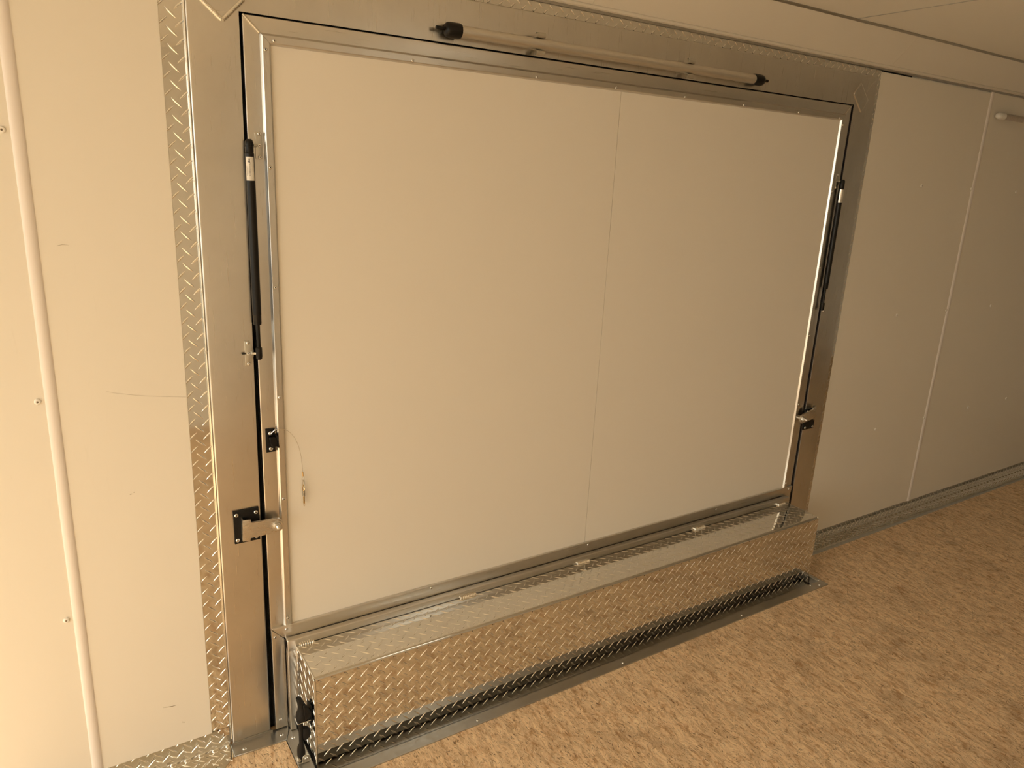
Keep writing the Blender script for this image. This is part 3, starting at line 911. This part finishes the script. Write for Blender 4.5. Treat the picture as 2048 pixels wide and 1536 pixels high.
def clip(x, label):
    root = tag(empty('spring_clip', (x, -0.005, RZ)), label, 'clip', 'spring clips on the header')
    wdt = 0.0118
    line = []
    rc = RR + 0.0008
    for i in range(25):
        a = math.radians(-108 + 216 * i / 24)       # open towards the room
        line.append((RY + rc * math.cos(a), RZ + rc * math.sin(a)))
    def curl(sgn):
        a = math.radians(108)
        py, pz = RY + rc * math.cos(a), RZ + sgn * rc * math.sin(a)
        out = []
        for i in range(1, 13):
            t = math.radians(230 * i / 12)
            # rolled lip turning outwards
            out.append((py - 0.0058 * math.sin(t), pz + sgn * 0.0058 * (1 - math.cos(t))))
        return out
    line = curl(-1)[::-1] + line + curl(1)
    bm = bmesh.new()
    th = 0.0007
    offs = []
    for i, p in enumerate(line):
        a, b = line[max(0, i - 1)], line[min(len(line) - 1, i + 1)]
        d = Vector((b[0] - a[0], b[1] - a[1])).normalized()
        offs.append((p[0] + d.y * th, p[1] - d.x * th))
    poly = line + offs[::-1]
    rows = [[(x - wdt, p[0], p[1]) for p in poly], [(x + wdt, p[0], p[1]) for p in poly]]
    quad_grid(bm, rows, True, False)
    n = len(line)
    for row, rev in ((rows[0], False), (rows[1], True)):
        vr = [bm.verts.new(p) for p in row]
        for i in range(n - 1):
            f = (vr[i], vr[i + 1], vr[2 * n - 2 - i], vr[2 * n - 1 - i])
            bm.faces.new(f if not rev else f[::-1])
    bmesh.ops.remove_doubles(bm, verts=bm.verts[:], dist=1e-6)
    obj('clip_band', bm, 'bracket', root, angle=50)
    obj('clip_foot', B(x - wdt, x + wdt, -0.0062, -0.0040, RZ - 0.011, RZ + 0.011, bev=0.0005, seg=1), 'zinc', root)
    return root
clip(0.6650, 'steel spring clip holding the prop rod near its thick left plug')
clip(1.1430, 'steel spring clip holding the prop rod near its right end')

# ================================================================== RUBBER DRAW LATCH ON THE BOX END
LX, LY = 0.0375, -0.1260
dl = tag(empty('rubber_latch', (LX, LY, 0.004)), 'black rubber draw latch strapping down the end of the tread plate box', 'latch')
def loft(rows_spec, n=16, power=2.6):
    """rows: (center, half X, half Y)"""
    bm = bmesh.new()
    rows = []
    for (cx_, cy, cz), hx, hy in rows_spec:
        ring_ = []
        for k in range(n):
            a = 2 * math.pi * k / n
            c, s = math.cos(a), math.sin(a)
            q = (abs(c) ** power + abs(s) ** power) ** (-1 / power)
            ring_.append((cx_ + hx * q * c, cy + hy * q * s, cz))
        rows.append(ring_)
    quad_grid(bm, rows, True, True)
    return bm
obj('strap', loft([((LX - 0.001, LY, 0.0080), 0.0080, 0.0120), ((LX - 0.001, LY, 0.0260), 0.0086, 0.0125), ((LX - 0.001, LY, 0.0350), 0.0078, 0.0115), ((LX, LY, 0.0430), 0.0054, 0.0085),
                   ((LX, LY, 0.0500), 0.0048, 0.0072), ((LX, LY, 0.1080), 0.0046, 0.0070), ((LX, LY, 0.1120), 0.0060, 0.0080)]), 'rubber', dl)
obj('stop_bead', loft([((LX + 0.0085, LY - 0.002, 0.0590), 0.0050, 0.0060), ((LX + 0.0110, LY - 0.002, 0.0650), 0.0088, 0.0090), ((LX + 0.0115, LY - 0.002, 0.0750), 0.0100, 0.0095), ((LX + 0.0105, LY - 0.002, 0.0840), 0.0085, 0.0085), ((LX + 0.008, LY - 0.002, 0.0900), 0.0055, 0.0060)]), 'rubber', dl)
obj('handle', loft([((LX + 0.0020, LY, 0.1118), 0.0090, 0.0110), ((LX + 0.0038, LY, 0.1180), 0.0140, 0.0150), ((LX + 0.0055, LY, 0.1280), 0.0142, 0.0150), ((LX + 0.0060, LY, 0.1370), 0.0112, 0.0125),
                    ((LX + 0.0045, LY, 0.1470), 0.0090, 0.0110), ((LX + 0.0015, LY, 0.1580), 0.0074, 0.0110), ((LX - 0.0015, LY, 0.1670), 0.0066, 0.0105), ((LX - 0.0026, LY, 0.1710), 0.0045, 0.0080)]), 'rubber', dl)
obj('handle_fin', PR([(LX + 0.0060, 0.1180), (LX + 0.0195, 0.1260), (LX + 0.0205, 0.1340), (LX + 0.0120, 0.1560), (LX + 0.0030, 0.1590)], LY - 0.0160, LY - 0.0100, 'Y', bev=0.0025, seg=3), 'rubber', dl)
kp = obj('keeper', B(LX - 0.0100, 0.0590, LY - 0.0110, LY + 0.0120, 0.1096, 0.1114, bev=0.0005, seg=1), 'zinc', dl)
obj('keeper_base', B(0.0572, 0.0607, LY - 0.0110, LY + 0.0160, 0.0950, 0.1480, bev=0.0008, seg=1), 'black_paint', dl)
obj('foot_plate', B(0.0255, 0.0560, LY - 0.0120, LY + 0.0150, 0.0028, 0.0050, bev=0.0005, seg=1), 'bracket', dl)
tab = [(0.0345, 0.0040), (0.0345, 0.0180), (0.0365, 0.0225), (0.0405, 0.0250), (0.0450, 0.0250), (0.0495, 0.0225), (0.0515, 0.0180), (0.0515, 0.0040)]
obj('foot_tab', PR(tab, LY - 0.0150, LY - 0.0128, 'Y', bev=0.0005, seg=1), 'bracket', dl)
obj('foot_bolt', LA([(0.0042, -0.0148), (0.0042, -0.0165), (0.0028, -0.0178)], (0.0430, LY, 0.0160), 'Y', 14), 'zinc', dl)
obj('foot_nut', PR([(0.0285 + 0.0050 * math.cos(math.radians(60 * k)), 0.0120 + 0.0050 * math.sin(math.radians(60 * k))) for k in range(6)], LY - 0.0120, LY + 0.0020, 'Y', bev=0.0008, seg=1), 'bracket', dl)

# ================================================================== WHITE TUBE FIXTURE HIGH ON THE RIGHT WALL
wf = tag(empty('wall_handle', (2.86, -0.002, 1.620)), 'small cream tube with rounded cap fixed high on the right wall', 'wall handle')
obj('tube', LA([(0.0090, 2.8150), (0.0112, 2.8155), (0.0112, 2.9630), (0.0098, 2.9640), (0.0098, 2.9600)], (0, -0.0150, 1.6325), 'X', 20), 'paint_tube', wf)
cap = [(0.0010, 2.7640)]
for i in range(1, 8):
    a = math.radians(90 * i / 7)
    cap.append((0.0125 * math.sin(a), 2.7640 + 0.022 * (1 - math.cos(a))))
cap += [(0.0125, 2.8150), (0.0110, 2.8165)]
obj('end_cap', LA(cap, (0, -0.0150, 1.6325), 'X', 20), 'rivet', wf)
obj('mount', B(2.800, 2.950, -0.0060, 0.0, 1.6260, 1.6390, bev=0.001, seg=1), 'paint_tube', wf)
